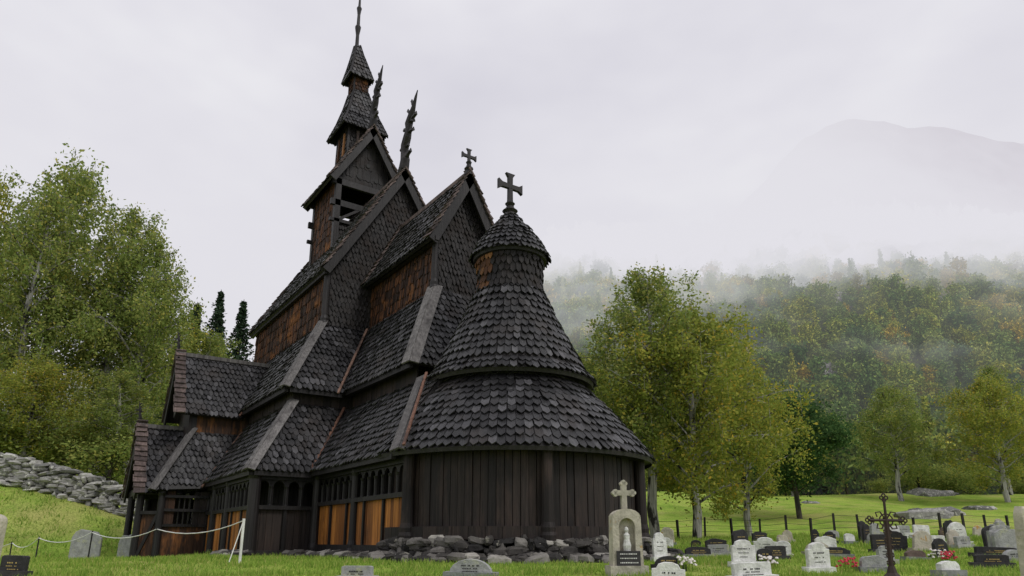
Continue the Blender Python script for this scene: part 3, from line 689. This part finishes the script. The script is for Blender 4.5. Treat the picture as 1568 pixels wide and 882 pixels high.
# hillside forest: instanced
fo=empty('hillside_forest')
HT=[tree_mesh('hillA',9,3.6,.1,'hleaf','dbark',18,15,.36,'round',11,.6),tree_mesh('hillB',11,3.0,.12,'hleaf','dbark',18,15,.36,'round',12,.55),tree_mesh('hillC',13,2.7,.05,'hleaf','dbark',50,9,.3,'spruce',13,.38)]
random.seed(5)
rocks=[(108,205,11),(122,222,15),(132,200,9),(98,235,10),(60,215,8),(85,180,7),(140,232,13),(44,165,6),(72,150,5)]
for i in range(8200):
    d=92+ (R(0,1)**.95)*185; a=R(-.72,.78); r=math.tan(a)*d
    if a<-.05 and a>-.2: 
        if R(0,1)<.8: continue
    if a<0 and (d>210 or R(0,1)<.35): continue
    if any((r-x)**2+((d-y)*.8)**2<(q*.9)**2 for x,y,q in rocks) and R(0,1)<.88: continue
    k=0 if R(0,1)<.5 else (1 if R(0,1)<.75 else 2)
    p=G(r,d,-.4); s=R(.38,.85)*(1+ (d-92)/700)*(1.25 if d<112 else 1)
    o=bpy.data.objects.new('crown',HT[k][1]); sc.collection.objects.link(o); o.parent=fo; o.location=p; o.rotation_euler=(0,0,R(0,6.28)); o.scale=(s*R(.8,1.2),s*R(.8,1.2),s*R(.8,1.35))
    if d<115:
        o2=bpy.data.objects.new('trunk',HT[k][0]); sc.collection.objects.link(o2); o2.parent=fo; o2.location=p; o2.rotation_euler=o.rotation_euler; o2.scale=o.scale
mb=MB()
for x,y,q in rocks:
    for i in range(7):
        rr=x+R(-q,q)*.7; dd=y+R(-q,q)*.5; s=q*R(.18,.4); stone(mb,G(rr,dd,s*.2),RT,FW,s*1.4,s,s*R(.7,1.3),'rock')
mb.build('rock_outcrop')
BU=tree_mesh('bush',2.6,2.0,.02,'birch','dbark',16,60,.09,'round',21,.4)
random.seed(9)
for i in range(50):
    if i<24: r=R(-44,-20); d=R(38,60)
    else: r=R(8,75); d=R(84,98)
    s=R(.6,1.5); put('hazel_bush',BU,G(r,d,-.2),R(0,6.28),(s*1.2,s*1.2,s))
# mountain, its cloud haze painted into the material as glowing fog colour
m,t=nt('mountain_painted_cloud')
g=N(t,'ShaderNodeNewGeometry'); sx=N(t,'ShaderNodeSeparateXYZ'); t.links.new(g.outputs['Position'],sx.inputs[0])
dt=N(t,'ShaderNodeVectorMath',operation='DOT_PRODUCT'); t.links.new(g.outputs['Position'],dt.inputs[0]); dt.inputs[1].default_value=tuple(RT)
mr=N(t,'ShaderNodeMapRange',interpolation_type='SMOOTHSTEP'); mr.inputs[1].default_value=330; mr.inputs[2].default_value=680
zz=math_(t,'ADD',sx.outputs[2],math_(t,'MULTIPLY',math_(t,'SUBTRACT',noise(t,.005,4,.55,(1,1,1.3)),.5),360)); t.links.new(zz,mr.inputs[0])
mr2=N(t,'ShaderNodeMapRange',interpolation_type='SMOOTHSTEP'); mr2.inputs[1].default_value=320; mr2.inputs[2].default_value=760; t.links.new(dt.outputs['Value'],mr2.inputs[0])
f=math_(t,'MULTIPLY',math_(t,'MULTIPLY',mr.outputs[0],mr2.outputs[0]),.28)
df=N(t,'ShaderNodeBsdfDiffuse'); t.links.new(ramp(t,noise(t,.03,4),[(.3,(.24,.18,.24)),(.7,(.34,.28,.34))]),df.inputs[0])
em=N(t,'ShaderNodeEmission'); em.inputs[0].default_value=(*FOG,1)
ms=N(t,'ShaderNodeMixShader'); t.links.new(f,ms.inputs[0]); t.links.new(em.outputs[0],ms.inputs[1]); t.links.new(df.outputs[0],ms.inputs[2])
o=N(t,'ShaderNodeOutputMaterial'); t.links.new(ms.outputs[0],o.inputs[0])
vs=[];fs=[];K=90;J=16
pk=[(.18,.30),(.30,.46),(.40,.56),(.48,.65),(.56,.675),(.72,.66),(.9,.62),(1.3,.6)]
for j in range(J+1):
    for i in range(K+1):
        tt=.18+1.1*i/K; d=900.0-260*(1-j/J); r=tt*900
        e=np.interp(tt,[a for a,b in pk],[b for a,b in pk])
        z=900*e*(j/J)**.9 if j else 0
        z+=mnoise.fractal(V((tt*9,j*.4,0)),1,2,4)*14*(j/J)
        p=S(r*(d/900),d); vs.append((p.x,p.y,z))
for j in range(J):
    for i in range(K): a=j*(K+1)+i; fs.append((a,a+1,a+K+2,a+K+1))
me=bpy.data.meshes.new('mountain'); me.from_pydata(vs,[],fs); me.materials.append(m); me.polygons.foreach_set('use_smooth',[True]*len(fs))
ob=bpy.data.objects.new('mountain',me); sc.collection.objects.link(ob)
# surfaces with painted mist glow are not lamps: keep them out of light sampling
for mm in bpy.data.materials: mm.cycles.emission_sampling='NONE'
# ------------------------------------------------------------ drystone wall
random.seed(3)
mb=MB(); pth=[]
for i in range(24):
    r=-34+ i*1.1; d=33.0+.05*i+.3*math.sin(i*.5); p=S(r,d); pth.append((p.x,p.y))
boulders(mb,pth,lambda p:ground_z(p.x,p.y)-.1,lambda p:ground_z(p.x,p.y)+1.3,'drystone',.42,0,depth=.7)
mb.build('drystone_wall')
mb=MB()
for r,d,s in((33.5,58,1.5),(35,59,1.2),(44,66,1.0),(36.5,60,1.3),(48,80,1.6),(50,81,1.2),(30,70,.7)):
    p=G(r,d,-.15); stone(mb,p,RT,FW,s*1.2,s,s*.42,'drystone'); stone(mb,p+RT*s*.9,RT,FW,s*.7,s*.7,s*.3,'drystone')
mb.build('boulder')
# ------------------------------------------------------------ gravestones
def gstone(kind,r,d,w,ztop,k,yaw=0,name='gravestone'):
    p=G(r,d); h=max(.25,ztop-p.z); e=empty(name,p); e.rotation_euler=(R(-.05,.05),R(-.04,.04),math.atan2(FW.y,FW.x)-math.pi/2+yaw)
    mb=MB(); th=.12
    if kind=='round': o=[(-w/2,0)]+[(-w/2*math.cos(a),h-w*.32+w*.32*math.sin(a)) for a in np.linspace(0,math.pi,11)]+[(w/2,0)]
    elif kind=='flat': o=[(-w/2,0),(-w/2,h*.94),(-w*.42,h),(w*.42,h),(w/2,h*.94),(w/2,0)]
    elif kind=='shoulder': o=[(-w/2,0),(-w/2,h*.78),(-w*.36,h*.8),(-w*.3,h*.93),(-w*.12,h),(w*.12,h),(w*.3,h*.93),(w*.36,h*.8),(w/2,h*.78),(w/2,0)]
    elif kind=='rough': o=[(-w/2,0)]+[(-w/2*math.cos(a)*R(.88,1.05),h*(.72+.28*math.sin(a))*R(.94,1.04)) for a in np.linspace(0,math.pi,9)]+[(w/2,0)]
    elif kind=='point': o=[(-w/2,0),(-w*.4,h*.75),(-w*.2,h*.95),(0,h),(w*.2,h*.95),(w*.4,h*.75),(w/2,0)]
    n=len(o); vs=[];b=.015
    cz=h/2
    for y,q in((-th/2,.96),(-th/2+b,1),(th/2-b,1),(th/2,.96)):
        for x,z in o: vs.append((x*q,y,(z-.1) if z==0 else cz+(z-cz)*q))
    fs=[tuple(range(n)),tuple(range(4*n-1,3*n-1,-1))]
    for j in range(3):
        for i in range(n): c=(i+1)%n; fs.append((j*n+i,(j+1)*n+i,(j+1)*n+c,j*n+c))
    mb.add(vs,fs,k)
    beam(mb,(-w*.62,0,.04),(w*.62,0,.04),.26,.12,k if kind!='rough' else 'ggrey')
    tk='gdark' if k in('gwhite','ggrey','glich') else 'gold'
    if k!='glich' and (kind!='rough' or k=='gdark'):
        for i in range(3):
            z=h*(.66-.15*i); L=w*R(.35,.58); x=-L/2
            while x<L/2-.02:
                cw=R(.01,.022); 
                if R(0,1)<.85: beam(mb,(x,-th/2-.002,z),(x+cw,-th/2-.002,z),.006,.014 if i else .022,tk)
                x+=cw+.009
    mb.build('slab',e); return e,h
random.seed(21)
gl=[('round',-.68,11.8,.72,.31,'ggrey'),('shoulder',2.18,10,.46,.31,'gwhite'),('flat',3.8,11.3,.62,.27,'gwhite'),('shoulder',4.57,14,.46,.62,'gwhite'),
('shoulder',5.6,13,.42,.57,'gwhite'),('round',6.9,18,.36,.60,'gwhite'),('flat',6.4,17.2,.5,.48,'gdark'),('rough',5.0,19,.7,.45,'gdark'),('rough',9.1,16,.46,.34,'gpink'),
('point',10.3,17,.4,.66,'gdark'),('rough',6.6,13,.46,.34,'ggrey'),('rough',8.2,18,.7,.44,'gdark'),('flat',9.45,14,.6,.3,'gdark'),('round',10.6,15,.5,.42,'ggrey'),('flat',11.6,17,.9,.45,'gdark'),
('shoulder',3.35,16,.32,.78,'gwhite'),('rough',-16,26.5,1.1,1.05,'ggrey'),('rough',-14.4,26.5,.8,.85,'ggrey'),('flat',-8.4,12,.4,.36,'gdark'),('round',-5.95,8,.24,.9,'glich'),('flat',5.85,8,.3,.98,'glich'),
('round',5.2,14.6,.3,.45,'gdark'),('shoulder',7.9,15,.34,.5,'ggrey'),('round',2.9,13.2,.5,.25,'gdark'),('flat',-2.45,11.3,.5,.06,'ggrey'),('rough',7.35,12,.4,.2,'gwhite')]
for a in gl: gstone(*a,yaw=R(-.25,.25))
for i in range(46):
    d=R(19,33); r=R(.215,.72)*d+ (1.0 if d<24 else 0)
    gstone(random.choice(['round','flat','shoulder','rough','rough','point']),r,d,R(.3,.75),G(r,d).z+R(.3,.8),random.choice(['gwhite','ggrey','ggrey','glich','gdark','gdark','gpink']),R(-.4,.4))
p=G(1.93,12); e=empty('memorial_stone_with_cross',p); e.rotation_euler=(0,0,math.atan2(FW.y,FW.x)-math.pi/2+.12)
mb=MB(); H=1.13-p.z; w=.54; th=.26
o=[(-w/2,-.1),(-w/2*.9,H*.9)]+[(-w*.45*math.cos(a),H-.14+.14*math.sin(a)) for a in np.linspace(0,math.pi,9)]+[(w/2*.9,H*.9),(w/2,-.1)]
nw,nz0,nz1=.14,H*.36,H*.86
nic=[(-nw,nz0),(-nw,nz1-.14)]+[(-nw*math.cos(a),nz1-.14+.14*math.sin(a)) for a in np.linspace(0,math.pi,9)]+[(nw,nz1-.14),(nw,nz0)]
n=len(o); vs=[(x,-th/2,z) for x,z in o]+[(x,-th/2,z) for x,z in nic]+[(x,-th/2+.12,z) for x,z in nic]+[(x,th/2,z) for x,z in o]
fs=[]
for i in range(n):
    c=(i+1)%n; fs+=[(i,n+i,n+c,c),(n+i,2*n+i,2*n+c,n+c),(i,c,3*n+c,3*n+i)]
fs+=[tuple(range(2*n,3*n)),tuple(range(4*n-1,3*n-1,-1))]
mb.add(vs,fs,'glich')
beam(mb,(-w*.6,0,.06),(w*.6,0,.06),.4,.22,'glich')
beam(mb,(-.2,-th/2-.02,.28),(.2,-th/2-.02,.28),.04,.26,'gdark')
for i in range(3):
    x=-.15
    while x<.14: cw=R(.012,.025); beam(mb,(x,-th/2-.043,.36-.07*i),(x+cw,-th/2-.043,.36-.07*i),.006,.018,'gwhite'); x+=cw+.01
lathe(mb,[(.06,nz0),(.075,nz0+.1),(.05,nz0+.2),(.055,nz0+.27),(.025,nz0+.31),(.04,nz0+.35),(.03,nz0+.39),(0,nz0+.41)],(0,-th/2+.05,0),'gwhite',12)
beam(mb,(0,0,H-.02),(0,0,H+.42),.09,.09,'glich',up=V((0,1,0))); beam(mb,(-.14,0,H+.27),(.14,0,H+.27),.085,.088,'glich')
for x,z in((-.15,H+.27),(.15,H+.27),(0,H+.43)): 
    for a,b in((-.03,0),(.03,0),(0,.03),(0,-.03)): tube(mb,[(x+a,-.048,z+b),(x+a,.048,z+b)],[.035,.035],'glich',8)
mb.build('memorial',e)
p=G(5.86,11); e=empty('iron_grave_cross',p); e.rotation_euler=(0,.02,math.atan2(FW.y,FW.x)-math.pi/2-.1)
mb=MB(); H=1.26-p.z; zc=H-.35
tube(mb,[(0,0,-.1),(0,0,.2),(0,0,H)],[.035,.028,.02],'iron',8); tube(mb,[(-.25,0,zc),(.25,0,zc)],[.02,.02],'iron',8)
for s_ in(-.028,.028): tube(mb,[(s_,0,.15),(s_,0,zc)],[.012,.012],'iron',6)
for i in range(6): z=.2+i*(zc-.25)/6; tube(mb,[(-.06,0,z),(0,0,z+.05),(.06,0,z)],[.012,.014,.012],'iron',6); tube(mb,[(-.06,0,z+.1),(0,0,z+.05),(.06,0,z+.1)],[.012,.014,.012],'iron',6)
def ring(cx,cz,r,rt_=.011): tube(mb,[(cx+r*math.cos(a),0,cz+r*math.sin(a)) for a in np.linspace(0,6.283,15)],[rt_]*15,'iron',6,False)
ring(0,zc,.1)
for x,z in((-.25,zc),(.25,zc),(0,H)):
    for a,b in((.035,0),(-.035,0),(0,.035),(0,-.035)): ring(x+a,z+b,.026)
for sx in(-1,1):
    for sz in(-1,1): tube(mb,[(0,0,zc),(sx*.08,0,zc+sz*.13),(sx*.15,0,zc+sz*.12),(sx*.13,0,zc+sz*.05)],[.012]*4,'iron',6); tube(mb,[(sx*.18,0,zc),(sx*.2,0,zc+sz*.06)],[.012,.006],'iron',6)
lathe(mb,[(.16,-.1),(.14,.1),(.08,.16),(.05,.26)],(0,0,0),'iron',8)
mb.build('cross_ironwork',e)
mb=MB()
for r,d,k in((6.15,13,'flower'),(4.9,13.6,'flowerw'),(9.4,15.6,'flowerw'),(3.2,13,'flowerw'),(9.0,14.6,'flower')):
    for i in range(26):
        q=G(r+R(-.18,.18),d+R(-.12,.12)); z=R(.08,.25); lathe(mb,[(.0,0),(.03,.01),(.02,.035),(0,.04)],(q.x,q.y,q.z+z),k,6)
        tube(mb,[q,q+V((0,0,z))],[.005,.004],'blade',3,False)
mb.build('grave_flowers')
# ------------------------------------------------------------ fences
e=empty('rope_fence'); mb=MB()
rp=[(-5.75,15,.95,'rope'),(-8.6,17.0,.75,'blk'),(-11.0,18.4,.75,'blk'),(-12.9,19.2,.72,'blk'),(-14.3,20.2,.7,'blk'),(-17.5,21.5,.7,'blk')]
tops=[]
for r,d,h,k in rp:
    p=G(r,d); tube(mb,[p-V((0,0,.2)),p+V((R(-.03,.03),R(-.03,.03),h))],[.03 if k=='rope' else .018]*2,k,8); tops.append(p+V((0,0,h-.04)))
for a,b in zip(tops,tops[1:]):
    tube(mb,[a.lerp(b,f)-V((0,0,.18*4*f*(1-f))) for f in np.linspace(0,1,9)],[.011]*9,'rope',6,False)
tube(mb,[tops[0],tops[0]+V((.15,-.25,-.85))],[.011]*2,'rope',6,False)
mb.build('posts_and_rope',e)
mb=MB()
prev=None
for i in range(34):
    r=8+i*1.55; d=40+.12*i+math.sin(i)*.3; p=G(r,d); h=R(1.1,1.4); q=p+V((R(-.06,.06),R(-.06,.06),h)); beam(mb,p-V((0,0,.2)),q,.11,.11,'dark')
    if prev:
        for f in(.4,.65,.92): tube(mb,[prev[0].lerp(prev[1],f),p.lerp(q,f)],[.010]*2,'blk',4,False)
    prev=(p,q)
mb.build('stock_fence')
# ------------------------------------------------------------ world, sun, camera
w=bpy.data.worlds.new('World'); sc.world=w; w.use_nodes=True; t=w.node_tree; t.nodes.clear()
sun_el=math.radians(48)
sky=N(t,'ShaderNodeTexSky',sky_type='NISHITA'); sky.sun_disc=False; sky.sun_elevation=sun_el
b1=N(t,'ShaderNodeBackground'); b1.inputs[1].default_value=.05; t.links.new(sky.outputs[0],b1.inputs[0])
tc=N(t,'ShaderNodeTexCoord'); mp=N(t,'ShaderNodeMapping'); mp.inputs['Scale'].default_value=(1,1,2.2); t.links.new(tc.outputs['Generated'],mp.inputs[0])
ns=N(t,'ShaderNodeTexNoise'); ns.inputs['Scale'].default_value=1.9; ns.inputs['Detail'].default_value=4; ns.inputs['Roughness'].default_value=.55; t.links.new(mp.outputs[0],ns.inputs['Vector'])
cc=ramp(t,ns.outputs[0],[(.3,(.68,.67,.74)),(.5,(.775,.765,.82)),(.7,(.90,.90,.92))])
sz=N(t,'ShaderNodeSeparateXYZ'); t.links.new(tc.outputs['Generated'],sz.inputs[0])
mr=N(t,'ShaderNodeMapRange',interpolation_type='SMOOTHSTEP'); mr.inputs[1].default_value=.28; mr.inputs[2].default_value=.62; t.links.new(sz.outputs[2],mr.inputs[0])
cc=mix(t,mr.outputs[0],FOG,cc)
b2=N(t,'ShaderNodeBackground'); b2.inputs[1].default_value=1.0; t.links.new(cc,b2.inputs[0])
ms=N(t,'ShaderNodeMixShader'); ms.inputs[0].default_value=.985; t.links.new(b1.outputs[0],ms.inputs[1]); t.links.new(b2.outputs[0],ms.inputs[2])
o=N(t,'ShaderNodeOutputWorld'); t.links.new(ms.outputs[0],o.inputs[0])
sl=bpy.data.lights.new('sun','SUN'); sl.energy=1.4; sl.angle=math.radians(18); sl.color=(1,.97,.92)
so=bpy.data.objects.new('sun',sl); sc.collection.objects.link(so)
sd=V((.55,.15,0)).normalized()*math.cos(sun_el)+V((0,0,math.sin(sun_el))); so.rotation_euler=sd.to_track_quat('Z','Y').to_euler()
sky.sun_rotation=math.atan2(sd.x,sd.y)
cam=bpy.data.cameras.new('camera'); co=bpy.data.objects.new('camera',cam); sc.collection.objects.link(co)
cam.lens=24; cam.sensor_width=36; cam.shift_y=.0744; cam.clip_end=5000; cam.clip_start=.1
co.location=CAM; p=math.radians(14.5)
co.rotation_euler=(FW*math.cos(p)+V((0,0,math.sin(p)))).to_track_quat('-Z','Y').to_euler()
sc.camera=co
sc.view_settings.view_transform='Standard'; sc.view_settings.look='None'; sc.view_settings.exposure=0
